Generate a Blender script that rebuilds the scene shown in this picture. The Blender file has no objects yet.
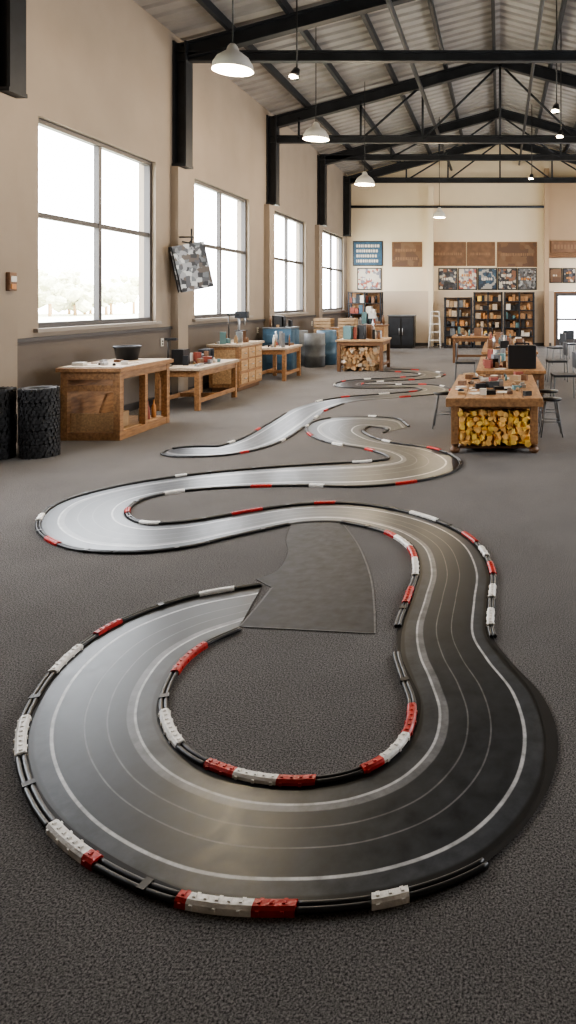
import bpy, bmesh, math, random
from mathutils import Vector, Matrix, Euler
R = random.Random(7)
scene = bpy.context.scene
EYE, FPX = 1.8, 700.0
def fp(x, y):
    """survey measurement -> metres on the floor"""
    d = EYE*FPX/(y-300.0)
    return Vector(((x-500.0)*d/FPX, d))

# ---------------------------------------------------------------- materials
def mat(name, col, rough=0.6, metal=0.0, var=0.0, vscale=8.0, bump=0.0, bscale=40.0, emit=None, spec=0.5, stretch=None):
    m = bpy.data.materials.new(name); m.use_nodes = True
    nt = m.node_tree; b = nt.nodes['Principled BSDF']
    b.inputs['Base Color'].default_value = (*col, 1)
    b.inputs['Roughness'].default_value = rough
    b.inputs['Metallic'].default_value = metal
    b.inputs['Specular IOR Level'].default_value = spec
    tc = nt.nodes.new('ShaderNodeTexCoord')
    src = tc.outputs['Object']
    if stretch:
        mp = nt.nodes.new('ShaderNodeMapping'); mp.inputs['Scale'].default_value = stretch
        nt.links.new(src, mp.inputs['Vector']); src = mp.outputs['Vector']
    if var > 0:
        n = nt.nodes.new('ShaderNodeTexNoise'); n.inputs['Scale'].default_value = vscale
        n.inputs['Detail'].default_value = 6
        r = nt.nodes.new('ShaderNodeValToRGB')
        r.color_ramp.elements[0].position = 0.3; r.color_ramp.elements[1].position = 0.7
        r.color_ramp.elements[0].color = (*[c*(1-var) for c in col], 1)
        r.color_ramp.elements[1].color = (*[min(1, c*(1+var)) for c in col], 1)
        nt.links.new(src, n.inputs['Vector']); nt.links.new(n.outputs['Fac'], r.inputs['Fac'])
        nt.links.new(r.outputs['Color'], b.inputs['Base Color'])
    if bump > 0:
        n2 = nt.nodes.new('ShaderNodeTexNoise'); n2.inputs['Scale'].default_value = bscale
        n2.inputs['Detail'].default_value = 3
        bp = nt.nodes.new('ShaderNodeBump'); bp.inputs['Strength'].default_value = bump
        bp.inputs['Distance'].default_value = 0.01
        nt.links.new(src, n2.inputs['Vector'])
        nt.links.new(n2.outputs['Fac'], bp.inputs['Height']); nt.links.new(bp.outputs['Normal'], b.inputs['Normal'])
    if emit:
        b.inputs['Emission Color'].default_value = (*emit[0], 1)
        b.inputs['Emission Strength'].default_value = emit[1]
    return m

M = {}
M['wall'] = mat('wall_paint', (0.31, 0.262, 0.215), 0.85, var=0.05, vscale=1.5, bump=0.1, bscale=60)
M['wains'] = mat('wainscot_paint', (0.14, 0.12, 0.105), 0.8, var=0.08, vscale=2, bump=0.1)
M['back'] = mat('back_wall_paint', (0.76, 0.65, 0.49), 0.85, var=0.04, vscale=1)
M['backlow'] = mat('back_wall_low', (0.55, 0.46, 0.36), 0.85, var=0.04, vscale=1)
M['tan'] = mat('tan_wall_paint', (0.42, 0.30, 0.20), 0.85, var=0.05, vscale=1)
M['steel'] = mat('dark_steel', (0.025, 0.028, 0.034), 0.5, 0.3, var=0.2, vscale=4)
M['frame'] = mat('window_frame', (0.07, 0.065, 0.065), 0.5, 0.2)
M['roof'] = mat('roof_metal', (0.31, 0.295, 0.28), 0.6, 0.1, var=0.10, vscale=2)
M['sill'] = mat('sill_paint', (0.30, 0.27, 0.24), 0.6)
M['wood'] = mat('oak_wood', (0.33, 0.175, 0.08), 0.5, var=0.35, vscale=5, bump=0.15, stretch=(6, 1, 6))
M['wood2'] = mat('pine_wood', (0.46, 0.29, 0.15), 0.5, var=0.28, vscale=5, stretch=(7, 1, 7))
M['wooddk'] = mat('walnut_wood', (0.17, 0.085, 0.04), 0.5, var=0.3, vscale=5, stretch=(7, 1, 7))
M['top'] = mat('worn_bench_top', (0.44, 0.35, 0.26), 0.6, var=0.2, vscale=6, stretch=(5, 1, 5), spec=0.3)
M['black'] = mat('black_plastic', (0.012, 0.012, 0.013), 0.4)
M['rubber'] = mat('tire_rubber', (0.03, 0.03, 0.032), 0.6, var=0.4, vscale=20, bump=0.4, bscale=60)
M['white'] = mat('white_plastic', (0.86, 0.83, 0.78), 0.4, var=0.10, vscale=25, bump=0.4, bscale=60)
M['red'] = mat('red_plastic', (0.50, 0.028, 0.024), 0.38, var=0.25, vscale=25, bump=0.4, bscale=60)
M['blue'] = mat('blue_paint', (0.06, 0.12, 0.18), 0.5, var=0.2)
M['grey'] = mat('grey_plastic', (0.16, 0.17, 0.18), 0.5, var=0.2)
M['chrome'] = mat('bare_metal', (0.45, 0.45, 0.46), 0.3, 0.9)
M['orange'] = mat('orange_goods', (0.50, 0.22, 0.07), 0.5, var=0.3)
M['yellow'] = mat('yellow_goods', (0.88, 0.54, 0.11), 0.55, var=0.22, vscale=15)
M['yellow2'] = mat('split_wood_amber', (0.90, 0.48, 0.15), 0.6, var=0.28, vscale=18)
M['paper'] = mat('paper', (0.66, 0.60, 0.52), 0.8)
M['cream'] = mat('cream_enamel', (0.62, 0.60, 0.56), 0.4)
M['cardboard'] = mat('cardboard', (0.34, 0.23, 0.13), 0.8, var=0.2)
M['bulb'] = mat('lamp_bulb', (1, 0.9, 0.7), 0.3, emit=((1.0, 0.83, 0.55), 30))
M['brown'] = mat('brown_sign', (0.17, 0.09, 0.05), 0.6, var=0.3, vscale=5)
M['brown2'] = mat('brown_lettering', (0.26, 0.15, 0.085), 0.6)
M['signblue'] = mat('sign_blue', (0.03, 0.085, 0.15), 0.5, var=0.3)
M['teal'] = mat('teal_goods', (0.12, 0.22, 0.23), 0.5)
M['dullred'] = mat('dull_red_goods', (0.25, 0.06, 0.04), 0.5)

# carpet
def carpet():
    m = bpy.data.materials.new('carpet'); m.use_nodes = True
    nt = m.node_tree; b = nt.nodes['Principled BSDF']; L = nt.links.new
    tc = nt.nodes.new('ShaderNodeTexCoord')
    n1 = nt.nodes.new('ShaderNodeTexNoise'); n1.inputs['Scale'].default_value = 140; n1.inputs['Detail'].default_value = 6; n1.inputs['Roughness'].default_value = 0.8
    n2 = nt.nodes.new('ShaderNodeTexNoise'); n2.inputs['Scale'].default_value = 1.1; n2.inputs['Detail'].default_value = 8; n2.inputs['Roughness'].default_value = 0.65
    r1 = nt.nodes.new('ShaderNodeValToRGB')
    r1.color_ramp.elements[0].position = 0.40; r1.color_ramp.elements[0].color = (0.028, 0.027, 0.027, 1)
    r1.color_ramp.elements[1].position = 0.62; r1.color_ramp.elements[1].color = (0.335, 0.315, 0.30, 1)
    r2 = nt.nodes.new('ShaderNodeMapRange'); r2.inputs['To Min'].default_value = 0.7; r2.inputs['To Max'].default_value = 1.3
    mx = nt.nodes.new('ShaderNodeMix'); mx.data_type = 'RGBA'; mx.blend_type = 'MULTIPLY'; mx.inputs[0].default_value = 1
    for n in (n1, n2): L(tc.outputs['Object'], n.inputs['Vector'])
    L(n1.outputs['Fac'], r1.inputs['Fac']); L(n2.outputs['Fac'], r2.inputs['Value'])
    L(r1.outputs['Color'], mx.inputs[6]); L(r2.outputs['Result'], mx.inputs[7])
    L(mx.outputs[2], b.inputs['Base Color'])
    b.inputs['Roughness'].default_value = 0.95; b.inputs['Specular IOR Level'].default_value = 0.1
    bp = nt.nodes.new('ShaderNodeBump'); bp.inputs['Strength'].default_value = 0.9; bp.inputs['Distance'].default_value = 0.009
    L(n1.outputs['Fac'], bp.inputs['Height']); L(bp.outputs['Normal'], b.inputs['Normal'])
    return m
M['carpet'] = carpet()

# track surface: lines across the width via UV.x
def trackmat():
    m = bpy.data.materials.new('track_surface'); m.use_nodes = True
    nt = m.node_tree; b = nt.nodes['Principled BSDF']; L = nt.links.new
    uv = nt.nodes.new('ShaderNodeUVMap'); sep = nt.nodes.new('ShaderNodeSeparateXYZ')
    L(uv.outputs['UV'], sep.inputs[0])
    tc = nt.nodes.new('ShaderNodeTexCoord')
    wob = nt.nodes.new('ShaderNodeTexNoise'); wob.inputs['Scale'].default_value = 1.2
    L(tc.outputs['Object'], wob.inputs['Vector'])
    ma = nt.nodes.new('ShaderNodeMath'); ma.operation = 'MULTIPLY_ADD'; ma.inputs[1].default_value = 0.03
    L(wob.outputs['Fac'], ma.inputs[0]); L(sep.outputs['X'], ma.inputs[2])
    r = nt.nodes.new('ShaderNodeValToRGB'); cr = r.color_ramp; cr.interpolation = 'LINEAR'
    dk = (0.019, 0.022, 0.027); md = (0.042, 0.046, 0.054); lt = (0.46, 0.46, 0.46); ft = (0.14, 0.14, 0.145); dd = (0.007, 0.007, 0.008)
    bd = (0.16, 0.16, 0.165)
    stops = [(0.0, dd), (0.065, dd), (0.085, md), (0.185, md), (0.19, lt), (0.210, lt), (0.215, dk), (0.43, dk), (0.434, ft), (0.441, ft), (0.445, dk),
             (0.60, dk), (0.604, ft), (0.611, ft), (0.615, dk), (0.75, dk), (0.76, bd), (0.81, bd), (0.815, lt), (0.83, lt), (0.835, md), (0.945, md), (0.96, dd), (1.0, dd)]
    while len(cr.elements) < len(stops): cr.elements.new(0.5)
    for e, (p, c) in zip(cr.elements, stops): e.position = p
    for e, (p, c) in zip(cr.elements, stops): e.position = p; e.color = (*c, 1)
    L(ma.outputs[0], r.inputs['Fac'])
    n = nt.nodes.new('ShaderNodeTexNoise'); n.inputs['Scale'].default_value = 12; n.inputs['Detail'].default_value = 10; n.inputs['Roughness'].default_value = 0.7
    L(tc.outputs['Object'], n.inputs['Vector'])
    mr = nt.nodes.new('ShaderNodeMapRange'); mr.inputs['From Min'].default_value = 0.3; mr.inputs['From Max'].default_value = 0.7
    mr.inputs['To Min'].default_value = 0.5; mr.inputs['To Max'].default_value = 1.5
    L(n.outputs['Fac'], mr.inputs['Value'])
    mx = nt.nodes.new('ShaderNodeMix'); mx.data_type = 'RGBA'; mx.blend_type = 'MULTIPLY'; mx.inputs[0].default_value = 1
    L(r.outputs['Color'], mx.inputs[6]); L(mr.outputs['Result'], mx.inputs[7]); L(mx.outputs[2], b.inputs['Base Color'])
    mr2 = nt.nodes.new('ShaderNodeMapRange'); mr2.inputs['From Min'].default_value = 0.3; mr2.inputs['From Max'].default_value = 0.7
    mr2.inputs['To Min'].default_value = 0.28; mr2.inputs['To Max'].default_value = 0.38
    L(n.outputs['Fac'], mr2.inputs['Value']); L(mr2.outputs['Result'], b.inputs['Roughness'])
    b.inputs['Specular IOR Level'].default_value = 0.38
    b.inputs['Specular Tint'].default_value = (0.86, 0.94, 1.0, 1)
    return m
M['track'] = trackmat()
M['sheet'] = mat('worn_rubber_sheet', (0.026, 0.028, 0.033), 0.5, var=0.5, vscale=14, bump=0.1, bscale=30, spec=0.16)
M['sheetedge'] = mat('sheet_scuffed_edge', (0.10, 0.10, 0.105), 0.6, var=0.5, vscale=30)
M['tedge'] = mat('track_edge', (0.010, 0.010, 0.011), 0.6, spec=0.2)

# collage-like poster materials
def poster(name, cols, scale=6, seed=0.0):
    m = bpy.data.materials.new(name); m.use_nodes = True
    nt = m.node_tree; b = nt.nodes['Principled BSDF']; L = nt.links.new
    tc = nt.nodes.new('ShaderNodeTexCoord'); v = nt.nodes.new('ShaderNodeTexVoronoi')
    mp = nt.nodes.new('ShaderNodeMapping'); mp.inputs['Location'].default_value = (seed, seed*2, seed*3)
    v.distance = 'CHEBYCHEV'; v.inputs['Scale'].default_value = scale
    s = nt.nodes.new('ShaderNodeSeparateColor'); r = nt.nodes.new('ShaderNodeValToRGB'); r.color_ramp.interpolation = 'CONSTANT'
    while len(r.color_ramp.elements) < len(cols): r.color_ramp.elements.new(0.5)
    for i, c in enumerate(cols): r.color_ramp.elements[i].position = i/len(cols)
    for i, c in enumerate(cols): r.color_ramp.elements[i].color = (*c, 1)
    L(tc.outputs['Object'], mp.inputs[0]); L(mp.outputs[0], v.inputs['Vector']); L(v.outputs['Color'], s.inputs[0])
    L(s.outputs[0], r.inputs['Fac']); L(r.outputs['Color'], b.inputs['Base Color']); b.inputs['Roughness'].default_value = 0.5
    return m
M['p1'] = poster('poster_mixed', [(0.02,0.02,0.03),(0.5,0.46,0.38),(0.05,0.05,0.06),(0.22,0.10,0.06),(0.03,0.03,0.03),(0.10,0.11,0.13)], 9)
M['p2'] = poster('poster_warm', [(0.15,0.075,0.04),(0.18,0.10,0.055),(0.12,0.065,0.04),(0.2,0.12,0.07)], 4, 2.2)
M['p3'] = poster('poster_blue', [(0.03,0.06,0.10),(0.04,0.09,0.14),(0.35,0.33,0.3),(0.02,0.03,0.05)], 8, 1.1)
M['p4'] = poster('poster_light', [(0.6,0.54,0.46),(0.35,0.10,0.07),(0.62,0.56,0.48),(0.2,0.2,0.24)], 9, 4.1)
M['p5'] = poster('poster_grey', [(0.10,0.10,0.11),(0.45,0.45,0.45),(0.16,0.17,0.18),(0.05,0.05,0.055),(0.28,0.28,0.29),(0.12,0.10,0.09)], 13, 3.1)

# ---------------------------------------------------------------- mesh builder
class B:
    def __init__(s): s.bm = bmesh.new(); s.mats = []
    def mi(s, m):
        m = M[m] if isinstance(m, str) else m
        if m not in s.mats: s.mats.append(m)
        return s.mats.index(m)
    def face(s, vs, i, smooth=False):
        try:
            f = s.bm.faces.new(vs); f.material_index = i; f.smooth = smooth; return f
        except ValueError: return None
    def box(s, c, d, m, rot=None, taper=1.0):
        i = s.mi(m); mt = Matrix.Identity(3)
        if rot is not None: mt = Euler(rot).to_matrix() if not isinstance(rot, Matrix) else rot
        vs = []
        for dz in (-1, 1):
            t = taper if dz > 0 else 1
            for dx, dy in ((-1,-1),(1,-1),(1,1),(-1,1)):
                v = mt @ Vector((dx*d[0]/2*t, dy*d[1]/2*t, dz*d[2]/2)) + Vector(c)
                vs.append(s.bm.verts.new(v))
        for q in ((3,2,1,0),(4,5,6,7),(0,1,5,4),(1,2,6,5),(2,3,7,6),(3,0,4,7)):
            s.face([vs[k] for k in q], i)
        return s
    def bx(s, x0, x1, y0, y1, z0, z1, m):
        return s.box(((x0+x1)/2,(y0+y1)/2,(z0+z1)/2), (x1-x0, y1-y0, z1-z0), m)
    def cyl(s, p0, p1, r0, m, r1=None, seg=14, cap=True):
        r1 = r0 if r1 is None else r1; i = s.mi(m)
        p0, p1 = Vector(p0), Vector(p1); ax = (p1-p0).normalized()
        u = ax.orthogonal().normalized(); w = ax.cross(u)
        a = [s.bm.verts.new(p0 + (u*math.cos(t)+w*math.sin(t))*r0) for t in [2*math.pi*k/seg for k in range(seg)]]
        b = [s.bm.verts.new(p1 + (u*math.cos(t)+w*math.sin(t))*r1) for t in [2*math.pi*k/seg for k in range(seg)]]
        for k in range(seg): s.face([a[k], a[(k+1)%seg], b[(k+1)%seg], b[k]], i, True)
        if cap: s.face(a[::-1], i); s.face(b, i)
        return s
    def lathe(s, c, prof, m, seg=28):
        i = s.mi(m); rings = []
        for r, z in prof:
            rings.append([s.bm.verts.new((c[0]+r*math.cos(2*math.pi*k/seg), c[1]+r*math.sin(2*math.pi*k/seg), c[2]+z)) for k in range(seg)])
        for a, b in zip(rings, rings[1:]):
            for k in range(seg): s.face([a[k], a[(k+1)%seg], b[(k+1)%seg], b[k]], i, True)
        return s
    def prism_y(s, poly, y0, y1, m):
        i = s.mi(m)
        a = [s.bm.verts.new((x, y0, z)) for x, z in poly]; b = [s.bm.verts.new((x, y1, z)) for x, z in poly]
        n = len(poly)
        s.face(a[::-1], i); s.face(b, i)
        for k in range(n): s.face([a[k], a[(k+1)%n], b[(k+1)%n], b[k]], i)
        return s
    def done(s, name, bevel=0.0, parent=None):
        bmesh.ops.recalc_face_normals(s.bm, faces=s.bm.faces)
        me = bpy.data.meshes.new(name); s.bm.to_mesh(me); s.bm.free()
        for m in s.mats: me.materials.append(m)
        o = bpy.data.objects.new(name, me); scene.collection.objects.link(o)
        if bevel:
            md = o.modifiers.new('bevel', 'BEVEL'); md.width = bevel; md.segments = 2; md.limit_method = 'ANGLE'
        if parent: o.parent = parent
        return o
def empty(name):
    e = bpy.data.objects.new(name, None); scene.collection.objects.link(e); return e

# ---------------------------------------------------------------- room shell
XL, XR, YB, YF, ZE, ZR = -6.0, 6.0, -3.0, 27.5, 6.7, 8.3
B().bx(XL-0.3, XR+0.3, YB-0.3, YF+0.3, -0.2, 0.0, 'carpet').done('floor')
ZS, ZT = 1.43, 4.2
wins = [(4.2, 7.4), (9.1, 12.2), (13.75, 16.75), (18.45, 21.6), (23.7, 26.9)]
def side_wall(name, x0, x1, holes, m, mlow):
    b = B(); ys = YB
    b.bx(x0, x1, YB-0.3, YF+0.3, 0, ZS-0.12, mlow)
    b.bx(x0, x1, YB-0.3, YF+0.3, ZS-0.12, ZS, m)
    b.bx(x0, x1, YB-0.3, YF+0.3, ZT, ZE, m)
    for a, c in holes:
        b.bx(x0, x1, ys-(0.3 if ys == YB else 0), a, ZS, ZT, m); ys = c
    b.bx(x0, x1, ys, YF+0.3, ZS, ZT, m)
    return b.done(name)
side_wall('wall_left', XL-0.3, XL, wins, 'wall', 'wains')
rwins = [(4.6, 7.2), (9.1, 12.2), (18.45, 21.6), (23.7, 26.9)]  # out of view; first opening added to brighten the floor near the camera
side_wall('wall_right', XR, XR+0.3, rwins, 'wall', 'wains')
B().prism_y([(XL, 0), (XR, 0), (XR, ZE), (0, ZR), (XL, ZE)], YB-0.3, YB, 'wall').done('wall_front')
# back wall with glazed door opening
dx0, dx1, dz = 2.12, 3.15, 2.15
b = B()
b.bx(XL, dx0, YF, YF+0.3, 0, 2.15, 'backlow'); b.bx(dx1, XR, YF, YF+0.3, 0, 2.15, 'backlow')
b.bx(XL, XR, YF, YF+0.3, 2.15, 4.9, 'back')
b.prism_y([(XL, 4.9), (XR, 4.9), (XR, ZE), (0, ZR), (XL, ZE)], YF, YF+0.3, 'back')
b.done('wall_back')
B().bx(-2.78, -2.6, YF-0.35, YF, 0, 6.2, 'back').bx(1.72, 1.9, YF-0.4, YF, 0, 6.9, 'tan').bx(1.9, 5.9, YF-0.3, YF, 3.6, 6.5, 'tan').bx(1.9,5.9,YF-0.4,YF,3.45,3.6,'wooddk').done('trim_2')

def window(name, xf, y0, y1, inner):
    b = B(); xm = xf; t = 0.07
    b.bx(xm-0.05, xm+0.05, y0, y0+t, ZS, ZT, 'frame'); b.bx(xm-0.05, xm+0.05, y1-t, y1, ZS, ZT, 'frame')
    b.bx(xm-0.05, xm+0.05, y0+t, y1-t, ZS, ZS+t, 'frame'); b.bx(xm-0.05, xm+0.05, y0+t, y1-t, ZT-t, ZT, 'frame')
    ym = (y0+y1)/2; zm = ZS+(ZT-ZS)*0.54
    b.bx(xm-0.04, xm+0.04, ym-0.04, ym+0.04, ZS+t, ZT-t, 'frame')
    b.bx(xm-0.035, xm+0.035, y0+t, ym-0.04, zm-0.035, zm+0.035, 'frame'); b.bx(xm-0.035, xm+0.035, ym+0.04, y1-t, zm-0.035, zm+0.035, 'frame')
    xs = XL if inner > 0 else XR
    b.bx(min(xs, xs+inner*0.06), max(xs, xs+inner*0.06), y0-0.1, y1+0.1, ZS-0.05, ZS, 'sill')
    b.done(name)
k = 1
def portal(x, y0, y1, sgn):
    l = bpy.data.lights.new('window_portal', 'AREA'); l.shape = 'RECTANGLE'; l.size = ZT-ZS; l.size_y = y1-y0
    l.cycles.is_portal = True
    o = bpy.data.objects.new('window_portal', l); scene.collection.objects.link(o)
    o.location = (x, (y0+y1)/2, (ZS+ZT)/2); o.rotation_euler = (0, math.radians(-90)*sgn, 0)
for a, c in wins: window(f'window_{k}', XL-0.12, a, c, 1); portal(XL-0.25, a, c, 1); k += 1
for a, c in rwins: window(f'window_{k}', XR+0.12, a, c, -1); portal(XR+0.25, a, c, -1); k += 1
B().bx(XL, XL+0.035, YB, YF, ZS-0.16, ZS-0.11, 'frame').done('trim_1')
B().bx(XL, XL+0.02, YB, YF, 0, 0.12, 'frame').done('baseboard_left')
B().bx(XL+0.02, dx0-0.1, YF-0.02, YF, 0, 0.12, 'frame').done('baseboard_back')

def roof():
    b = B(); i = b.mi('roof'); per = 0.36
    n = int((YF-YB+0.6)/per); prof = []
    for q in range(n):
        y = YB-0.3+q*per
        prof += [(y, 0), (y+per*0.55, 0), (y+per*0.65, 0.05), (y+per*0.9, 0.05)]
    prof.append((YF+0.3, 0))
    lines = []
    for x, z in ((XL-0.3, ZE-0.08), (0, ZR), (XR+0.3, ZE-0.08)):
        lines.append([b.bm.verts.new((x, y, z+h)) for y, h in prof])
    for a, c in zip(lines, lines[1:]):
        for q in range(len(a)-1): b.face([a[q], a[q+1], c[q+1], c[q]], i)
    o = b.done('ceiling')
    sd = o.modifiers.new('solid', 'SOLIDIFY'); sd.thickness = 0.04; sd.offset = 1
roof()
slope = (ZR-ZE)/6.0
def roofz(x): return ZR - abs(x)*slope
b = B()
for x in (-5, -3.9, -2.7, -1.4, -0.15, 1.3, 2.5, 3.8, 5):
    b.bx(x-0.04, x+0.04, YB+.02, YF-.02, roofz(x)-0.2, roofz(x)-0.04, 'steel')
b.done('roof_purlins')
def ibeam(b, p0, p1, h, w, m='steel'):
    p0, p1 = Vector(p0), Vector(p1); d = p1-p0; L = d.length; x = d.normalized()
    y = Vector((0, 1, 0)) if abs(x.y) < 0.9 else Vector((1, 0, 0)); z = x.cross(y).normalized(); y = z.cross(x)
    rm = Matrix((x, y, z)).transposed(); c = (p0+p1)/2
    b.box(c, (L, 0.03, h), m, rm)
    b.box(c+z*h/2, (L, w, 0.035), m, rm); b.box(c-z*h/2, (L, w, 0.035), m, rm)
def truss(y, zt, web=True, colz=4.3):
    b = B(); e = 0.14
    ibeam(b, (XL+0.15, y, roofz(XL)-0.32), (0, y, ZR-0.34), 0.26, 0.18)
    ibeam(b, (0, y, ZR-0.34), (XR-0.15, y, roofz(XR)-0.32), 0.26, 0.18)
    ibeam(b, (XL+0.05, y, zt), (XR-0.05, y, zt), 0.16, 0.14)
    if web:
        xs = [-5.2, -3.6, -2.0, 0, 2.0, 3.6, 5.2]
        for q, x in enumerate(xs):
            b.cyl((x, y, zt), (x, y, roofz(x)-0.4), 0.03, 'steel', seg=8)
        for x0, x1 in ((-3.6,-2.0),(-2.0,0),(2.0,0),(3.6,2.0)):
            b.cyl((x0, y, zt), (x1, y, roofz(x1)-0.4), 0.03, 'steel', seg=8)
    for sx in (-1, 1):
        xc = sx*(6-0.13)
        b.bx(xc-0.12, xc+0.12, y-0.02, y+0.02, colz, roofz(6)-0.15, 'steel')
        b.bx(xc-0.125, xc-0.09, y-0.14, y+0.14, colz, roofz(6)-0.15, 'steel')
        b.bx(xc+0.09, xc+0.125, y-0.14, y+0.14, colz, roofz(6)-0.15, 'steel')
        b.bx(xc-0.128, xc+0.128, y-0.16, y+0.16, colz-0.05, colz, 'steel')
    b.done('roof_truss')
for y, zt in ((8.35, 6.45), (12.95, 6.3), (18.1, 5.95), (23.1, 6.5), (26.9, 6.4)): truss(y, zt, web=y in (18.1, 23.1, 26.9))
for y in (12.95, 18.0, 22.9):
    B().bx(XL, XL+0.14, y-0.2, y+0.2, 0, 4.24, 'wall').done('wall_pilaster')
B().bx(XL, XL+0.14, 8.2, 8.5, 0, 4.24, 'wall').done('wall_pilaster')
b = B(); b.cyl((-1.9, YB+.1, 6.9), (-1.9, YF-.1, 6.9), 0.05, 'steel'); b.cyl((0.75, YB+.1, 7.1), (0.75, YF-.1, 7.1), 0.04, 'steel')
b.cyl((XL+.1, YF-0.47, 5.4), (1.7, YF-0.47, 5.4), 0.05, 'steel')
b.done('sprinkler_pipe')

# ---------------------------------------------------------------- outside
M['grass'] = mat('outside_grass', (0.66, 0.66, 0.52), 0.9, var=0.15, vscale=0.5)
M['leaf'] = mat('outside_foliage', (0.64, 0.64, 0.48), 0.95, var=0.3, vscale=2.5, spec=0.0)
B().bx(-90, -6.4, -30, 110, -0.4, -0.25, 'grass').done('lawn')
b = B(); i = b.mi('leaf')
for q in range(90):
    x = -54-R.random()*12; y = -20+q*1.4; r = 1.6+R.random()*1.6; h = 2.5+R.random()*3.8
    b.cyl((x, y, -0.25), (x, y, h*0.4), 0.2, 'wood2', seg=8)
    for t in range(16):
        p = Vector((x+R.uniform(-1, 1)*r*.9, y+R.uniform(-1, 1)*r*.9, h*(.3+.7*R.random())))
        rr = min(r*R.uniform(.15, .4), p.z-.1)
        res = bmesh.ops.create_icosphere(b.bm, subdivisions=1, radius=rr, matrix=Matrix.Translation(p))
        for v in res['verts']: v.co += Vector((R.uniform(-.25,.25), R.uniform(-.25,.25), R.uniform(-.1,.25)))
b.done('tree_line')

# ---------------------------------------------------------------- race track
track = empty('race_track')
pairs = [((262,587),(238,630)),((190,600),(205,645)),((120,625),(180,664)),((70,660),(164,690)),((36,705),(160,713)),
((25,750),(168,738)),((42,805),(186,758)),((90,855),(215,773)),((180,897),(255,784)),((290,907),(303,787)),((400,895),(350,780)),
((490,858),(388,762)),((540,800),(411,735)),((552,745),(415,705)),((538,698),(406,678)),((508,662),(399,653)),((489,635),(401,625)),
((489,602),(411,597)),((490,572),(418,572)),((475,545),(412,549)),((445,526),(390,534)),((400,512),(362,526)),((350,505),(335,522)),
((300,506),(300,523)),((255,512),(265,530)),((215,519),(225,539)),((180,524),(185,548)),((145,525),(130,553)),((127,518),(70,548)),
((128,508),(40,528)),((145,499),(60,504)),((180,492),(120,487)),((230,488),(190,476)),((300,486),(262,469)),((360,487),(322,465)),
((415,482),(365,463)),((452,472),(388,460)),((458,461),(385,455)),((435,450),(365,449)),((390,443),(330,443)),((372,438),(311,435)),
((362,432),(308,427)),((368,427),(322,420)),((382,428),(355,417)),((388,430),(395,419)),((385,433),(408,427))]
def catmull(P, n=14):
    out = []
    for k in range(len(P)-1):
        p0 = P[k-1] if k else P[0]*2-P[1]; p1, p2 = P[k], P[k+1]
        p3 = P[k+2] if k+2 < len(P) else P[-1]*2-P[-2]
        for j in range(n):
            t = j/n
            out.append(0.5*((2*p1)+(p2-p0)*t+(2*p0-5*p1+4*p2-p3)*t*t+(3*p1-p0-3*p2+p3)*t**3))
    out.append(P[-1].copy()); return out
EA = catmull([fp(*a) for a, c in pairs]); EB = catmull([fp(*c) for a, c in pairs])
cl = [fp(*p) for p in [(170,450),(195,452),(230,450),(262,440),(288,424),(312,409),(345,400),(392,396),(425,393),(436,389.5),(420,386.5),(375,387),(350,386),(356,382),(395,379.5),(425,377.5),(432,374),(412,371.5),(385,370.5)]]
CL = catmull(cl, 10)
def offs(C, w):
    o = []; s = 0
    for k in range(len(C)):
        if k: s += (C[k]-C[k-1]).length
        f = math.sqrt(max(0.0, 1-(1-min(1, (s+.004)/.35))**2))
        t = (C[min(k+1, len(C)-1)]-C[max(k-1, 0)]).normalized(); o.append(C[k]+Vector((-t.y, t.x))*w*f)
    return o
CA, CB = offs(CL, 0.29), offs(CL, -0.29)
def ribbon(name, A, C, z, nx=4):
    bm = bmesh.new(); uvl = bm.loops.layers.uv.new('UVMap'); rows = []; s = 0
    for k, (a, c) in enumerate(zip(A, C)):
        if k: s += (a+c-A[k-1]-C[k-1]).length/2
        rows.append(([bm.verts.new(((a.x*(1-t)+c.x*t), (a.y*(1-t)+c.y*t), z)) for t in [j/nx for j in range(nx+1)]],
                     bm.verts.new((a.x, a.y, 0.0)), bm.verts.new((c.x, c.y, 0.0)), s))
    for r0, r1 in zip(rows, rows[1:]):
        for j in range(nx):
            vs = [r0[0][j], r0[0][j+1], r1[0][j+1], r1[0][j]]
            f = bm.faces.new(vs); f.smooth = False
            for lp, (u, v) in zip(f.loops, ((j/nx, r0[3]), ((j+1)/nx, r0[3]), ((j+1)/nx, r1[3]), (j/nx, r1[3]))): lp[uvl].uv = (u, v)
        f = bm.faces.new([r0[1], r0[0][0], r1[0][0], r1[1]]); f.material_index = 1
        f = bm.faces.new([r0[0][-1], r0[2], r1[2], r1[0][-1]]); f.material_index = 1
    bm.normal_update()
    for f in bm.faces:
        if f.material_index == 0 and f.normal.z < 0: f.normal_flip()
    me = bpy.data.meshes.new(name); bm.to_mesh(me); bm.free(); me.materials.append(M['track']); me.materials.append(M['tedge'])
    o = bpy.data.objects.new(name, me); scene.collection.objects.link(o); o.parent = track
ribbon('main_loop_surface', EA, EB, 0.006)
ribbon('far_branch_surface', CA, CB, 0.004)
seam = B()
def seamline(b, pts, w, z, m='tedge'):
    i = b.mi(m); n = len(pts); L = []
    for k, p in enumerate(pts):
        t = (pts[min(k+1, n-1)]-pts[max(k-1, 0)]).normalized(); q = Vector((-t.y, t.x)); ww = w*(.7+.5*math.sin(k*.11)*math.sin(k*.037+1))
        L.append((b.bm.verts.new((p.x-q.x*ww, p.y-q.y*ww, z)), b.bm.verts.new((p.x+q.x*ww, p.y+q.y*ww, z))))
    for a, c in zip(L, L[1:]): b.face([a[0], a[1], c[1], c[0]], i)
for E in (EA, EB): seamline(seam, E, 0.022, 0.0075)
seam.done('edge_seam', parent=track)
S1 = catmull([fp(*p) for p in [(342,523),(358,545),(370,575),(374,604),(375,634)]], 6)
S2 = catmull([fp(*p) for p in [(240,627),(258,606),(272,588)]], 5)
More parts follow.
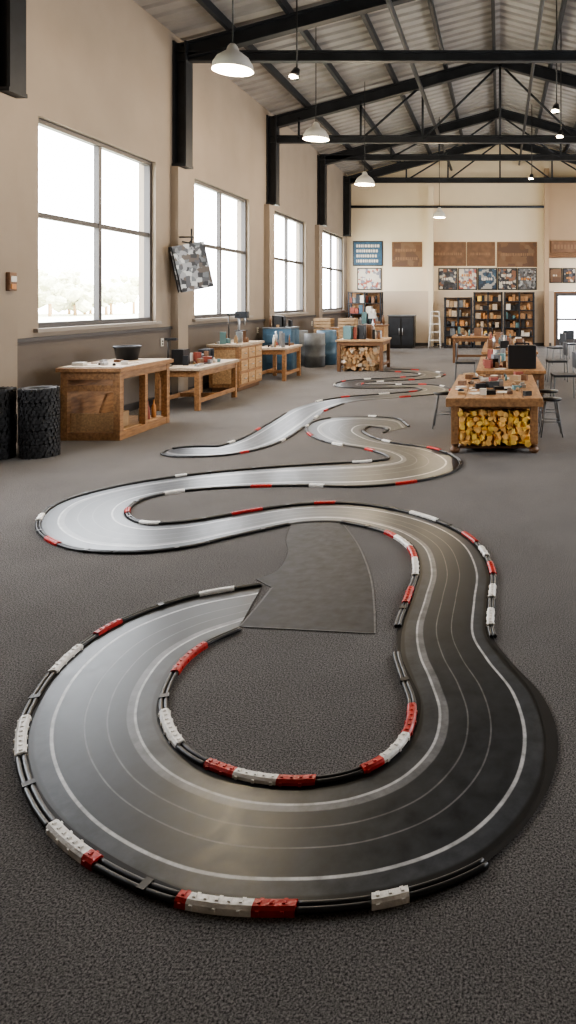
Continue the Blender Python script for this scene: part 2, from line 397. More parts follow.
S3 = catmull([fp(*p) for p in [(256,580),(278,570),(288,553),(286,540),(292,522)]], 6)
Pc = S1+S2+S3
b = B(); i = b.mi('sheet')
vt = [b.bm.verts.new((p.x, p.y, 0.0035)) for p in Pc]; vb = [b.bm.verts.new((p.x, p.y, 0.0)) for p in Pc]
f = b.face(vt, i); f.normal_update()
for k in range(len(Pc)): b.face([vt[k], vt[(k+1)%len(Pc)], vb[(k+1)%len(Pc)], vb[k]], i)
seamline(b, S1, 0.005, 0.0042, 'sheetedge'); seamline(b, [S1[-1], (S1[-1]+S2[0])/2, S2[0]], 0.005, 0.0044, 'sheetedge'); seamline(b, S2, 0.006, 0.0046, 'sheetedge')
b.done('crossover_sheet', parent=track)

# curbs
def resample(pts, step):
    out = [pts[0]]; acc = 0
    for a, c in zip(pts, pts[1:]):
        L = (c-a).length
        while acc+L >= step:
            t = (step-acc)/L; a = a+(c-a)*t; out.append(a); L = (c-a).length; acc = 0
        acc += L
    return out
curb = B()
def sweep(b, pts, prof, m, side=0.0, smooth=False):
    i = b.mi(m); rings = []
    for k, p in enumerate(pts):
        t = (pts[min(k+1, len(pts)-1)]-pts[max(k-1, 0)]).normalized(); n = Vector((-t.y, t.x))
        rings.append([b.bm.verts.new((p.x+n.x*(u+side), p.y+n.y*(u+side), z)) for u, z in prof])
    n = len(prof)
    for a, c in zip(rings, rings[1:]):
        for k in range(n): b.face([a[k], a[(k+1)%n], c[(k+1)%n], c[k]], i, smooth)
    b.face(rings[0][::-1], i); b.face(rings[-1], i)
BP = [(-0.021, 0.0), (0.021, 0.0), (0.020, 0.019), (0.012, 0.027), (-0.012, 0.027), (-0.020, 0.019)]
def circ(u, r, z): return [(u+r*math.cos(2*math.pi*k/8), z+r*math.sin(2*math.pi*k/8)) for k in range(8)]
def piece(pts, col, side):
    if len(pts) < 2: return
    if col == 'black':
        for q in (-0.011, 0.009): sweep(curb, pts, circ(q, 0.0095, 0.0115), 'black', side=side, smooth=True)
        for k in range(12, len(pts)-4, 34):
            t = (pts[k+1]-pts[k-1]).normalized(); n = Vector((-t.y, t.x)); p = pts[k]+n*side
            curb.box((p.x, p.y, 0.0125), (0.03, 0.041, 0.020), 'black', (0, 0, math.atan2(t.y, t.x)))
    else:
        sweep(curb, pts, BP, col, side=side)
        for k in range(1, len(pts)-1, 2):
            t = (pts[k+1]-pts[k-1]).normalized(); n = Vector((-t.y, t.x)); p = pts[k]+n*side
            curb.box((p.x, p.y, 0.028), (0.012, 0.014, 0.005), col, (0, 0, math.atan2(t.y, t.x)), 0.7)
            if k % 4 == 1:
                q = pts[k]+n*(side+0.0215); curb.box((q.x, q.y, 0.012), (0.011, 0.006, 0.014), col, (0, 0, math.atan2(t.y, t.x)))
                q = pts[k]+n*(side-0.0215); curb.box((q.x, q.y, 0.012), (0.011, 0.006, 0.014), col, (0, 0, math.atan2(t.y, t.x)))
def pieces(edge, spec, side, lo_window=400):
    pts = resample(edge, 0.018); cur = 0
    for col, x, y in spec:
        q = fp(x, y); hi = min(len(pts), cur+lo_window)
        k = min(range(cur, hi), key=lambda j: (pts[j]-q).length)
        if col: piece(pts[cur:k+1], col, side)
        cur = k
    return pts, cur
def auto(pts, cur, side, seed, end=None):
    r = random.Random(seed); end = len(pts) if end is None else end; k = 0
    while cur < end-3:
        col = ('black', 'white', 'black', 'red')[k % 4] if r.random() < .8 else 'black'
        L = int((r.uniform(0.35, 0.75) if col == 'black' else r.uniform(0.12, 0.24))/0.018)
        if not (col == 'black' and r.random() < 0.12): piece(pts[cur:min(end, cur+L)+1], col, side)
        cur += L; k += 1
sa = [('black',235,590),('white',200,597),('black',122,624),('red',96,637),('black',80,650),('white',54,675),('black',30,720),('white',25,757),
('black',58,825),('white',92,856),('red',104,862),('black',180,897),('red',194,899),('white',258,906),('red',295,907),('black',372,900),('white',410,893),
('black',480,864),(None,489,640),('black',488,628),('white',488,612),('black',489,600),('white',489,588),('black',490,576),('red',490,565),('black',489,558),('white',482,549),
('black',474,544),('red',462,535),('black',437,522),('white',410,514),('black',335,505),('red',315,505),('black',262,511),('red',232,516)]
pts, cur = pieces(EA, sa, -0.015); auto(pts, cur, -0.015, 3)
sb = [('black',203,646),('red',172,676),('black',161,715),('white',178,750),('black',205,768),('red',234,779),('white',278,786),('red',313,787),('black',362,777),
('red',386,764),('white',408,740),('red',415,708),('black',400,655),(None,401,628),('black',408,606),('red',414,590),('black',418,578),('white',418,560),('red',412,549),('white',398,538),('red',388,533),('black',340,523),(None,290,525)]
pts, cur = pieces(EB, sb, 0.015)
auto(pts, cur, 0.015, 5)
p1 = resample(CA, 0.018); auto(p1, 0, 0.0, 8); p2 = resample(CB, 0.018); auto(p2, 0, 0.0, 9)
curb.done('curbs', parent=track)

# ---------------------------------------------------------------- furniture helpers
PAL = ['black', 'grey', 'paper', 'dullred', 'steel', 'cardboard', 'wooddk', 'chrome', 'brown', 'cream', 'teal', 'wood2', 'wooddk', 'black']
def clutter(b, x0, x1, y0, y1, z, n, seed, hmax=0.16, smax=0.2, pal=PAL, avoid=()):
    r = random.Random(seed); placed = list(avoid); base = len(placed)
    for _ in range(n*6):
        if len(placed)-base >= n: break
        s = r.uniform(0.05, smax); x = r.uniform(x0+s/2, x1-s/2); y = r.uniform(y0+s/2, y1-s/2)
        if any(math.hypot(x-a, y-c) < (s+t)*0.5 for a, c, t in placed): continue
        placed.append((x, y, s)); m = r.choice(pal); h = r.uniform(0.02, hmax); k = r.random()
        if k < 0.45: b.box((x, y, z+h/2), (s, s*r.uniform(.5, 1), h), m, (0, 0, r.uniform(-.6, .6)))
        elif k < 0.7:
            rr = s*0.3; b.lathe((x, y, z), [(0.001, 0), (rr, 0), (rr, h*.7), (rr*.5, h*.85), (rr*.5, h), (0.001, h)], m, 12)
        elif k < 0.85:
            b.cyl((x-s*.4, y, z+.015), (x+s*.4, y+s*.3, z+.015), 0.012, m, seg=8); b.box((x+s*.4, y+s*.3, z+.02), (.05, .1, .04), 'chrome')
        else:
            b.box((x, y, z+0.004), (s, s*1.3, 0.008), 'paper', (0, 0, r.uniform(-.8, .8)))
def table(name, x0, x1, y0, y1, h, m='wood', topm='top', leg=0.08, low=True, thick=0.05):
    b = B(); b.bx(x0-.03, x1+.03, y0-.03, y1+.03, h-thick, h, topm)
    for x in (x0+leg/2, x1-leg/2):
        for y in (y0+leg/2, y1-leg/2): b.box((x, y, (h-thick)/2), (leg, leg, h-thick), m)
    a = 0.1
    b.bx(x0+leg, x1-leg, y0+.01, y0+.04, h-thick-a, h-thick, m); b.bx(x0+leg, x1-leg, y1-.04, y1-.01, h-thick-a, h-thick, m)
    b.bx(x0+.01, x0+.04, y0+leg, y1-leg, h-thick-a, h-thick, m); b.bx(x1-.04, x1-.01, y0+leg, y1-leg, h-thick-a, h-thick, m)
    if low:
        b.bx(x0+.01, x0+.05, y0+leg, y1-leg, .12, .19, m); b.bx(x1-.05, x1-.01, y0+leg, y1-leg, .12, .19, m)
        b.bx(x0+.05, x1-.05, (y0+y1)/2-.03, (y0+y1)/2+.03, .12, .19, m)
    return b

# cabinet style workbench
x0, x1, y0, y1, h = -5.62, -4.86, 8.95, 10.3, 0.93
b = B(); L = 0.085
b.bx(x0-.04, x1+.04, y0-.04, y1+.04, h-.05, h, 'wood')
for q in range(5):
    yy = y0+(y1-y0)*q/5; b.bx(x0-.035, x1+.035, yy+.0, yy+(y1-y0)/5-.012, h, h+.012, 'top')
for x in (x0, x1-L):
    for y in (y0, y1-L): b.bx(x, x+L, y, y+L, 0, h-.05, 'wood')
ym = (y0+y1)/2
b.bx(x1-L, x1, ym-.035, ym+.035, .1, h-.15, 'wood')
for z0, z1 in ((0.0, .1), (h-.15, h-.05)):
    b.bx(x0+L, x1-L, y0+.005, y0+.05, z0, z1, 'wood'); b.bx(x0+L, x1-L, y1-.05, y1-.005, z0, z1, 'wood')
    b.bx(x1-.05, x1-.005, y0+L, y1-L, z0, z1, 'wood'); b.bx(x0+.005, x0+.05, y0+L, y1-L, z0, z1, 'wood')
b.bx(x0+L, x1-L, y0+.005, y0+.04, h-.30, h-.22, 'wood')
b.bx(x0+.05, x1-.05, y0+.05, y1-.05, .08, .11, 'wood2')
b.bx(x0+.02, x0+.04, y0+.05, y1-.05, .1, h-.1, 'wood')
b.bx(x0+L, x1-L, y0+.06, y0+.08, .1, .34, 'wood2')
b.box((x0+.45, y0+.3, .36), (.03, .4, .48), 'wood', (0, .35, 0))
for q in range(5):
    b.lathe((x1-.14-.05*(q%2), y0+.8+q*.09, .112), [(.001,0),(.032,0),(.032,.15),(.012,.2),(.012,.25),(.001,.25)], ['teal','cream','dullred','steel','orange'][q], 12)
b.box((x1-.22, y0+.3, .22), (.2, .3, .2), 'cardboard')
b.done('workbench_cabinet', 0.005)
b = B(); clutter(b, x0+.05, x1-.05, y0+.1, y1-.55, h+.0125, 12, 21, .05, .14); b.done('hand_tools')
b = B(); b.lathe((-5.35, 10.05, h+.0125), [(.001,0),(.14,0),(.17,.17),(.185,.175),(.185,.2),(.16,.2),(.135,.02),(.001,.02)], 'steel')
b.box((-5.35, 10.05, h+.11), (.2, .18, .17), 'black'); b.done('plastic_tub')

tb = table('workbench', -5.6, -4.88, 11.35, 13.0, 0.70); tb.done('workbench', .005)
b = B(); clutter(b, -5.55, -4.95, 11.5, 12.5, .70, 20, 4, .2, .16, avoid=[(-5.5, 11.6, .2), (-5.45, 11.95, .3)])
b.cyl((-5.5, 11.6, .70), (-5.5, 11.6, .715), .07, 'black'); b.cyl((-5.5, 11.6, .71), (-5.5, 11.6, 1.15), .012, 'black'); b.box((-5.45, 11.6, 1.15), (.2, .05, .04), 'black')
b.box((-5.45, 11.95, .83), (.2, .25, .26), 'black'); b.done('hand_tools')
b = B(); b.box((-5.35, 12.75, .741), (.22, .16, .08), 'steel'); b.box((-5.35, 12.67, .84), (.2, .06, .14), 'steel'); b.box((-5.35, 12.83, .84), (.2, .06, .14), 'steel'); b.cyl((-5.35, 12.55, .82), (-5.35, 12.9, .82), .02, 'chrome'); b.cyl((-5.45, 12.55, .82), (-5.25, 12.55, .82), .01, 'chrome'); b.done('bench_vise', .004)
# drill press on the drawer cabinet
b = B(); zz = .931; px, py = -5.45, 14.75
b.box((px, py, zz+.02), (.22, .22, .04), 'steel'); b.cyl((px-.05, py, zz+.04), (px-.05, py, zz+.62), .025, 'chrome'); b.box((px, py, zz+.22), (.2, .18, .02), 'steel')
b.box((px+.01, py, zz+.56), (.26, .13, .14), 'steel'); b.cyl((px+.07, py, zz+.49), (px+.07, py, zz+.33), .022, 'chrome', r1=.008); b.cyl((px+.12, py-.1, zz+.5), (px+.2, py-.16, zz+.42), .008, 'black')
b.done('drill_press', .004)
# drawer cabinet
b = B(); X0, X1, Y0, Y1 = -5.7, -5.1, 13.7, 15.0
b.bx(X0, X1, Y0, Y1, .08, .88, 'wood'); b.bx(X0-.03, X1+.04, Y0-.04, Y1+.04, .88, .93, 'top'); b.bx(X0+.04, X1-.04, Y0+.04, Y1-.04, 0, .08, 'wooddk')
for q in range(3):
    for z in (.14, .40, .64):
        yy = Y0+.05+q*.41; b.bx(X1, X1+.02, yy, yy+.37, z, z+.2, 'wood2'); b.cyl((X1+.04, yy+.13, z+.1), (X1+.04, yy+.24, z+.1), .01, 'chrome')
b.bx(X0+.08, X1-.08, Y0-.02, Y0, .15, .82, 'wood2'); b.done('drawer_cabinet', .005)
b = B(); clutter(b, X0+.05, X1-.05, Y0+.05, Y1-.45, .93, 14, 33, .28, .17, avoid=[(-5.5, 14.2, .1)])
b.cyl((-5.5, 14.2, .93), (-5.5, 14.2, 1.5), .012, 'black'); b.box((-5.4, 14.2, 1.5), (.25, .05, .03), 'black'); b.done('hand_tools')
table('workbench', -5.4, -4.75, 15.5, 16.7, .74).done('workbench', .005)
b = B(); clutter(b, -5.35, -4.8, 15.55, 16.65, .74, 18, 35, .34, .18); b.done('hand_tools')
# blue storage cabinet
b = B(); b.bx(-5.8, -5.1, 17.1, 17.75, .06, 1.1, 'blue'); b.bx(-5.82, -5.08, 17.08, 17.77, 1.1, 1.13, 'grey')
for q in range(2): b.bx(-5.1, -5.08, 17.13+q*.31, 17.41+q*.31, .1, 1.05, 'blue'); b.cyl((-5.06, 17.38+q*.1, .5), (-5.06, 17.38+q*.1, .7), .012, 'chrome')
for z in (.25, .5, .75): b.bx(-5.7, -5.2, 17.07, 17.1, z, z+.2, 'blue')
for x in (-5.75, -5.15):
    for y in (17.15, 17.7): b.cyl((x, y, 0), (x, y, .07), .03, 'black')
b.done('storage_cabinet', .006)
b = B(); clutter(b, -5.75, -5.15, 17.15, 17.7, 1.13, 8, 77, .3, .22); b.done('hand_tools')
def drum(x, y, r, h, m):
    b = B(); b.lathe((x, y, 0), [(.001,0),(r,0),(r,h*.3),(r+.012,h*.33),(r,h*.36),(r,h*.63),(r+.012,h*.66),(r,h*.69),(r,h),(r-.02,h),(r-.02,h-.02),(.001,h-.02)], m); b.done('steel_drum')
drum(-5.0, 18.9, .27, .9, 'grey'); drum(-4.85, 19.6, .27, .95, 'blue'); drum(-5.6, 19.4, .27, .95, 'grey')
def crate(x, y, z0, n, m='cardboard'):
    b = B()
    for q in range(n):
        z = z0+q*.32
        for s in range(3):
            for (cx, cy, sx, sy) in ((x, y-.24, .5, .02), (x, y+.24, .5, .02), (x-.24, y, .02, .46), (x+.24, y, .02, .46)):
                b.box((cx, cy, z+.06+s*.095), (sx, sy, .075), m)
        b.box((x, y, z+.02), (.46, .46, .02), m)
        b.box((x, y, z+.2), (.44, .44, .16), 'wooddk')
    b.done('wooden_crate', 0)
crate(-4.6, 21.2, 0, 4, 'cardboard'); crate(-5.3, 21.1, 0, 4, 'cardboard'); crate(-5.3, 22.3, 0, 3, 'wood')

def woodpile(x0, x1, y0, y1, z0, z1, s, seed, mats):
    r = random.Random(seed); b = B(); z = z0+s*.5; row = 0
    while z < z1-s*.3:
        x = x0+s*.5+(row % 2)*s*.3
        while x < x1-s*.4:
            yy = y0+s*1.2
            while yy < y1-s:
                cx, cz = x+r.uniform(-.2, .2)*s, z; L = s*r.uniform(1.4, 2.6); a = r.uniform(0, 6.28); tilt = r.uniform(-.6, .6); n = r.choice((3, 4, 4, 5)); i = b.mi(r.choice(mats))
                rm = Euler((r.uniform(-.3, .3), 0, tilt)).to_matrix(); rr = s*.66
                A, C = [], []
                for q in range(n):
                    t = a+2*math.pi*q/n; rx = rr*r.uniform(.8, 1.05)
                    for lst, e in ((A, -L/2), (C, L/2)): lst.append(b.bm.verts.new(rm @ Vector((rx*math.cos(t), e, rx*math.sin(t))) + Vector((cx, yy, cz))))
                b.face(A, i); b.face(C[::-1], i)
                for q in range(n): b.face([A[q], A[(q+1)%n], C[(q+1)%n], C[q]], i)
                yy += L*.95
            x += s*.92
        z += s*.8; row += 1
    return b
# big table on the right
TX0, TX1, TY0, TY1, TH = -0.58, 0.45, 8.2, 10.7, 0.66
b = B()
for q in range(5):
    w = (TX1-TX0+.1)/5; b.bx(TX0-.05+q*w, TX0-.05+(q+1)*w-.006, TY0-.08, TY1, TH-.05, TH, 'wood')
b.bx(TX0-.05, TX1+.05, TY0-.09, TY0-.05, TH-.10, TH-.005, 'wood')
for x in (TX0+.05, TX1-.05):
    for y in (TY0+.05, TY1-.1):
        b.box((x, y, .36), (.09, .09, .50), 'wood')
        b.lathe((x, y, 0), [(.001,0),(.035,0),(.058,.025),(.058,.05),(.035,.075),(.045,.11),(.001,.11)], 'wooddk', 16)
b.bx(TX0+.1, TX1-.1, TY0+.03, TY0+.06, TH-.14, TH-.05, 'wood'); b.bx(TX0+.02, TX0+.05, TY0+.1, TY1-.15, TH-.15, TH-.05, 'wood'); b.bx(TX1-.05, TX1-.02, TY0+.1, TY1-.15, TH-.15, TH-.05, 'wood')
b.bx(TX0+.1, TX1-.1, TY0+.05, TY1-.15, .05, .08, 'wooddk')
b.done('wooden_table', .006)
woodpile(TX0+.10, TX1-.10, TY0-.03, TY0+1.3, .10, TH-.13, .068, 5, ['yellow', 'yellow2', 'yellow', 'yellow2']).done('firewood_pile')
b = B(); clutter(b, TX0, TX1-.05, TY0+.1, TY1-.1, TH, 52, 8, .09, .15); b.done('hand_tools')
table('wooden_table', -.35, .7, 11.1, 13.8, .68, 'wooddk', 'wood', thick=.05).done('wooden_table', .005)
b = B(); clutter(b, -.3, .1, 11.3, 13.7, .68, 30, 9, .2, .17); b.done('hand_tools')
table('wooden_table', -.35, .75, 14.3, 17.6, .74, 'wooddk', 'wood').done('wooden_table', .005)
b = B(); clutter(b, -.3, .7, 14.4, 17.5, .74, 52, 12, .28, .22); b.done('hand_tools')
b = B(); b.box((.36, 11.5, .68+.19), (.46, .26, .38), 'black'); b.cyl((.24, 11.5, 1.09), (.48, 11.5, 1.09), .012, 'black'); b.box((.25, 11.5, 1.07), (.03, .03, .06), 'black'); b.box((.47, 11.5, 1.07), (.03, .03, .06), 'black')
b.done('carry_case', .03)
table('wooden_table', -1.35, -.15, 20.0, 21.2, .76, 'wooddk', 'wood').done('wooden_table', .005)
b = B(); clutter(b, -1.3, -.2, 20.1, 21.1, .76, 20, 13, .3, .24); b.done('hand_tools')
table('wooden_table', -4.1, -2.95, 17.6, 18.8, .8, 'wooddk', 'wood2').done('wooden_table', .005)
b = B(); clutter(b, -4.05, -3.0, 17.65, 18.75, .8, 26, 14, .36, .24)
b.cyl((-3.3, 18.2, .8), (-3.3, 18.2, 1.45), .02, 'chrome'); b.box((-3.3, 18.1, 1.4), (.15, .3, .15), 'cream'); b.done('hand_tools')
woodpile(-3.98, -3.07, 17.65, 18.5, .02, .62, .1, 6, ['wood2', 'cardboard', 'wood', 'top']).done('firewood_pile')

def stool(x, y, h=.5, rot=0.0):
    b = B(); b.lathe((x, y, h-.03), [(.001,0),(.13,0),(.14,.012),(.135,.03),(.001,.035)], 'black', 24)
    for q in range(4):
        a = rot+math.pi/4+q*math.pi/2; c, s = math.cos(a), math.sin(a)
        b.cyl((x+c*.1, y+s*.1, h-.03), (x+c*.2, y+s*.2, 0), .009, 'grey', seg=8)
    for q in range(4):
        a = rot+math.pi/4+q*math.pi/2; a2 = a+math.pi/2; b.cyl((x+math.cos(a)*.16, y+math.sin(a)*.16, .2), (x+math.cos(a2)*.16, y+math.sin(a2)*.16, .2), .007, 'grey', seg=8)
    b.done('metal_stool')
stool(-.80, 9.9); stool(.68, 9.3); stool(.70, 10.1)
def chair(x, y, rot):
    b = B(); rm = Euler((0, 0, rot)).to_matrix(); o = Vector((x, y, 0))
    T = lambda p: rm @ Vector(p) + o
    b.box(T((0, 0, .45)), (.42, .42, .04), 'steel', (0, 0, rot)); b.box(T((0, .2, .72)), (.40, .03, .28), 'steel', (0, 0, rot))
    for sx in (-.19, .19):
        b.cyl(T((sx, -.19, .44)), T((sx, -.22, 0)), .012, 'grey', seg=8); b.cyl(T((sx, .19, .86)), T((sx, .22, 0)), .012, 'grey', seg=8)
    b.done('metal_chair', .004)
chair(1.15, 12.6, -1.5); chair(1.25, 15.5, -1.5); chair(2.2, 21.5, .4); chair(1.6, 19.8, -1.2); chair(-.75, 15.2, 1.6)

# tire stacks bound in black mesh
def tires(x, y, n=5, r=.2, w=.158):
    b = B(); rr = random.Random(int(-x*100))
    for q in range(n):
        z = q*w; ox, oy = R.uniform(-.006, .006), R.uniform(-.006, .006)
        b.lathe((x+ox, y+oy, z), [(r*.55,.02),(r*.62,.004),(r*.9,0),(r*.98,w*.08),(r,w*.2),(r,w*.8),(r*.98,w*.92),(r*.9,w-.001),(r*.62,w-.004),(r*.55,w-.02),(r*.5,w*.5),(r*.55,.02)], 'rubber', 32)
        for k in range(26):
            for j, zz in enumerate((.12, .37, .63, .88)):
                aa = 2*math.pi*k/26+q*.1+(j % 2)*math.pi/26+rr.uniform(-.05, .05)
                b.box((x+ox+(r+.004)*math.cos(aa), y+oy+(r+.004)*math.sin(aa), z+w*zz), (.018, .034, w*.2), 'rubber', Euler((rr.uniform(-.5, .5), 0, aa)).to_matrix())
    b.done('tire_stack')
tires(-5.33, 8.1, r=.19); tires(-5.76, 7.98, r=.19)

b = B()
b.box((XL+.165, 8.36, 2.02), (.05, .12, .22), 'wooddk'); b.box((XL+.195, 8.36, 2.05), (.01, .09, .07), 'cream'); b.box((XL+.195, 8.36, 1.96), (.01, .08, .06), 'orange'); b.done('thermostat', .003)
for y in (12.4, 17.3, 22.3):
    B().box((XL+.012, y, 1.05), (.02, .09, .14), 'cream').box((XL+.026, y, 1.07), (.008, .03, .03), 'black').box((XL+.026, y, 1.02), (.008, .03, .03), 'black').done('wall_outlet', .002)
# hanging poster rack on the pilaster
b = B(); hy = 12.8
b.cyl((XL+.14, hy, 2.95), (XL+.40, hy, 2.95), .015, 'black'); b.cyl((XL+.14, hy, 2.62), (XL+.38, hy, 2.92), .012, 'black')
b.cyl((XL+.36, hy, 3.1), (XL+.36, hy, 2.78), .014, 'black'); b.cyl((XL+.23, hy-.1, 2.86), (XL+.48, hy+.1, 2.80), .015, 'black')
for q in range(4):
    b.box((XL+.31+q*.05, hy-q*.055, 2.40), (.022, .54, .84), ['black', 'p5', 'black', 'p5'][q], Euler((.22, .14, -.95-q*.04)).to_matrix())
b.done('hanging_poster_rack')

# back wall signs
S = 27.5/700
def sign(px0, px1, py0, py1, m, name='wall_sign', fm='black', lines=2, lm='paper'):
    x0, x1 = (px0-500)*S, (px1-500)*S; z1, z0 = 1.8+(300-py0)*S, 1.8+(300-py1)*S
    b = B(); y = YF-.03
    b.bx(x0, x1, y, YF, z0, z1, fm); b.bx(x0+.04, x1-.04, y-.012, y, z0+.04, z1-.04, m)
    r = random.Random(int(px0))
    for q in range(lines):
        zz = z0+(z1-z0)*(q+1)/(lines+1); xx = x0+.14
        while xx < x1-.22:
            w = r.uniform(.03, .09); hh = (z1-z0)*.055; b.bx(xx, min(xx+w, x1-.12), y-.02, y-.012, zz-hh, zz+hh, lm); xx += w+.03
    b.done(name)
sign(353, 383, 241, 266, 'signblue', lines=4); sign(392, 422, 242, 267, 'p2', lines=2, lm='brown2', fm='wooddk')
sign(431, 466, 242, 266, 'brown', lines=1, lm='brown2', fm='wooddk'); sign(467, 495, 242, 266, 'brown', lines=1, lm='brown2', fm='wooddk'); sign(497, 537, 242, 267, 'p2', lines=1, lm='brown2', fm='wooddk')
def poster_row(x0, x1, y0, y1, m, n):
    w = (x1-x0)/n
    for q in range(n): sign(x0+q*w+.3, x0+(q+1)*w-.3, y0, y1, m[q % len(m)], 'wall_poster', 'black', lines=1+q % 2, lm=['paper', 'orange', 'paper'][q % 3])
poster_row(357, 382, 268, 290, ['p4'], 1); poster_row(438, 537, 268, 290, ['p1', 'p4', 'p3', 'p1', 'p5'], 5)
b = B(); b.bx(1.95, 3.1, YF-.34, YF-.3, 3.62, 4.1, 'wooddk'); b.bx(2.0, 3.05, YF-.36, YF-.34, 3.66, 4.06, 'brown')
for q in range(7): b.bx(2.1+q*.13, 2.18+q*.13, YF-.37, YF-.36, 3.78, 3.95, 'brown2')
b.done('wall_sign')
poster_row(549, 576, 268, 283, ['p2', 'p1'], 2)

def shelf(name, x0, x1, y0, y1, h, n, seed, pal, fm='steel', base=0.08):
    b = B()
    for x in (x0+.03, (x0+x1)/2, x1-.03):
        for y in (y0+.03, y1-.03): b.box((x, y, h/2), (.05, .05, h), fm)
    r = random.Random(seed)
    b.bx(x0+.05, x1-.05, y1-.02, y1-.01, .1, h, 'wood')
    for q in range(n+1):
        z = base+(h-base-.04)*q/n; b.bx(x0, x1, y0, y1, z, z+.03, fm)
        if q < n:
            gap = (h-base)/n-.06; x = x0+.08
            while x < x1-.1:
                w = r.uniform(.06, .2); hh = gap*r.uniform(.45, .95)
                if x+w > x1-.06: break
                if r.random() < .65: b.bx(x, x+w, y0+.03+r.uniform(0, .06), y1-.08, z+.03, z+.03+hh, r.choice(pal))
                else: b.lathe((x+w/2, y0+.15, z+.03), [(.001,0),(w*.45,0),(w*.45,hh*.7),(w*.2,hh*.85),(w*.2,hh*.9),(.001,hh*.9)], r.choice(pal), 12)
                x += w+.015
    b.done(name)
shelf('shelving_unit', -2.1, -1.05, 26.2, 26.65, 1.9, 5, 1, ['orange', 'cardboard', 'wood2', 'black', 'top', 'grey', 'cardboard'])
shelf('shelving_unit', -1.0, .1, 26.2, 26.65, 2.1, 6, 2, ['orange', 'cardboard', 'yellow', 'wood2', 'black', 'top'])
shelf('shelving_unit', .15, 1.3, 26.2, 26.65, 2.1, 6, 3, ['cardboard', 'orange', 'wood', 'wood', 'black', 'paper', 'teal'])
shelf('shelving_unit', -5.7, -4.45, 26.2, 26.7, 2.1, 5, 4, ['black', 'dullred', 'grey', 'paper', 'blue', 'steel', 'brown'])
b = B(); b.bx(-4.15, -3.2, 26.0, 26.6, .05, 1.2, 'black'); b.bx(-4.18, -3.17, 25.97, 26.62, 1.2, 1.24, 'grey')
for q in range(2): b.bx(-4.1+q*.46, -3.7+q*.46, 25.97, 26.0, .12, 1.12, 'steel'); b.cyl((-3.74+q*.12, 25.95, .5), (-3.74+q*.12, 25.95, .75), .012, 'chrome')
b.bx(-4.1, -3.25, 26.05, 26.55, 0, .05, 'steel'); b.done('metal_cabinet', .005)
b = B(); b.bx(-4.9, -3.95, 23.9, 24.6, .05, .9, 'wood2'); b.bx(-4.95, -3.9, 23.85, 24.65, .9, .95, 'wooddk')
for q in range(3): b.bx(-4.86+q*.31, -4.60+q*.31, 23.87, 23.9, .12, .84, 'wood')
b.bx(-4.85, -4.0, 23.95, 24.55, 0, .05, 'black'); b.done('counter_cabinet', .004)
b = B(); clutter(b, -4.85, -4.0, 23.9, 24.6, .95, 14, 19, .5, .25); b.done('hand_tools')
b = B()
for sx in (-.22, .22):
    b.cyl((-2.45+sx, 26.1, 0), (-2.45+sx*.7, 26.4, 1.35), .02, 'white', seg=8); b.cyl((-2.45+sx, 26.75, 0), (-2.45+sx*.7, 26.5, 1.35), .018, 'white', seg=8)
for q in range(4):
    t = (q+1)/4.5; b.box((-2.45, 26.1+.32*t, 1.35*t), (.40-.1*t, .1, .025), 'white')
b.box((-2.45, 26.46, 1.36), (.34, .16, .03), 'white'); b.done('step_ladder')

# glazed door
b = B()
b.bx(dx0+.005, dx0+.07, YF+.01, YF+.1, 0.002, dz-.005, 'wooddk'); b.bx(dx1-.07, dx1-.005, YF+.01, YF+.1, 0.002, dz-.005, 'wooddk'); b.bx(dx0+.07, dx1-.07, YF+.01, YF+.1, dz-.08, dz-.005, 'wooddk')
b.bx(dx0+.07, dx0+.17, YF+.02, YF+.07, 0.01, dz-.08, 'frame'); b.bx(dx1-.17, dx1-.07, YF+.02, YF+.07, 0.01, dz-.08, 'frame')
b.bx(dx0+.17, dx1-.17, YF+.02, YF+.07, 0.01, .28, 'frame'); b.bx(dx0+.17, dx1-.17, YF+.02, YF+.07, 1.0, 1.08, 'frame'); b.bx(dx0+.17, dx1-.17, YF+.02, YF+.07, dz-.2, dz-.08, 'frame')
b.cyl((dx0+.2, YF+.015, .9), (dx0+.2, YF+.015, 1.2), .012, 'chrome'); b.done('door_1')

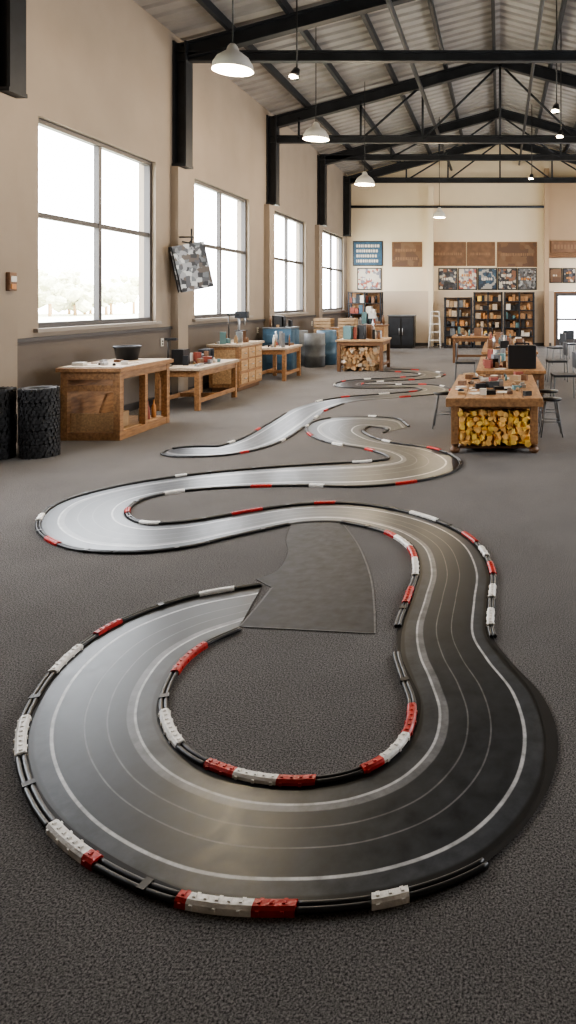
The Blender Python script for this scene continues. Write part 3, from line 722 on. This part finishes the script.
# ---------------------------------------------------------------- lamps
def pendant(x, y, z, r=.25, power=190):
    e = empty('pendant_lamp'); e.location = (x, y, z)
    b = B()
    b.lathe((0, 0, 0), [(r,0),(r*1.0,.015),(r*.95,.08),(r*.76,.16),(r*.45,.22),(.08,.24),(.06,.30),(.035,.33),(.001,.33)], 'cream', 36)
    b.lathe((0, 0, 0), [(r*.98,.002),(r*.92,.075),(r*.73,.15),(r*.42,.21),(.001,.22)], 'cream', 36)
    zt = roofz(x)-.1-z
    b.cyl((0, 0, .32), (0, 0, zt), .009, 'black', seg=8)
    b.done('shade', parent=e)
    c = B(); c.lathe((0, 0, 0), [(.001,-.022),(r*.5,-.012),(r*.82,.02),(r*.86,.05),(r*.3,.12),(.001,.125)], 'bulb', 24); c.done('diffuser', parent=e)
    l = bpy.data.lights.new('lamp_light', 'POINT'); l.energy = power; l.color = (1, .80, .56); l.shadow_soft_size = .12
    o = bpy.data.objects.new('lamp_light', l); scene.collection.objects.link(o); o.location = (0, 0, -.15); o.parent = e
pendant(-3.34, 8.75, 4.67); pendant(-3.55, 13.5, 4.9); pendant(-3.4, 17.6, 4.7); pendant(-1.95, 22.5, 4.45, .2)
pendant(3.4, 13.5, 4.8); pendant(3.4, 18.5, 4.7)
def spot(x, y, z):
    b = B(); b.cyl((x, y, z+.12), (x, y, roofz(x)-.1), .012, 'black', seg=8); b.cyl((x, y, z+.14), (x-.03, y-.06, z), .05, 'black', r1=.085); b.cyl((x-.03, y-.06, z+.002), (x-.031, y-.062, z-.008), .075, 'bulb'); b.done('track_spotlight')
spot(1.1, 13.6, 5.45); spot(1.35, 15.5, 5.4); spot(-3.25, 11.2, 5.35); spot(1.0, 22.0, 5.6)

# ---------------------------------------------------------------- world + camera
w = bpy.data.worlds.new('World'); scene.world = w; w.use_nodes = True
bg = w.node_tree.nodes['Background']; bg.inputs['Color'].default_value = (0.95, 0.97, 1.0, 1); bg.inputs['Strength'].default_value = 15.0
cam = bpy.data.cameras.new('camera'); co = bpy.data.objects.new('camera', cam); scene.collection.objects.link(co)
co.location = (0, 0, EYE); co.rotation_euler = (math.radians(90), 0, 0)
cam.sensor_width = 36; cam.sensor_fit = 'AUTO'; cam.lens = FPX*36/1024
cam.shift_x = -212/1024; cam.shift_y = -212/1024; cam.clip_end = 300
scene.camera = co
try: scene.view_settings.look = 'AgX - Medium High Contrast'
except Exception: pass
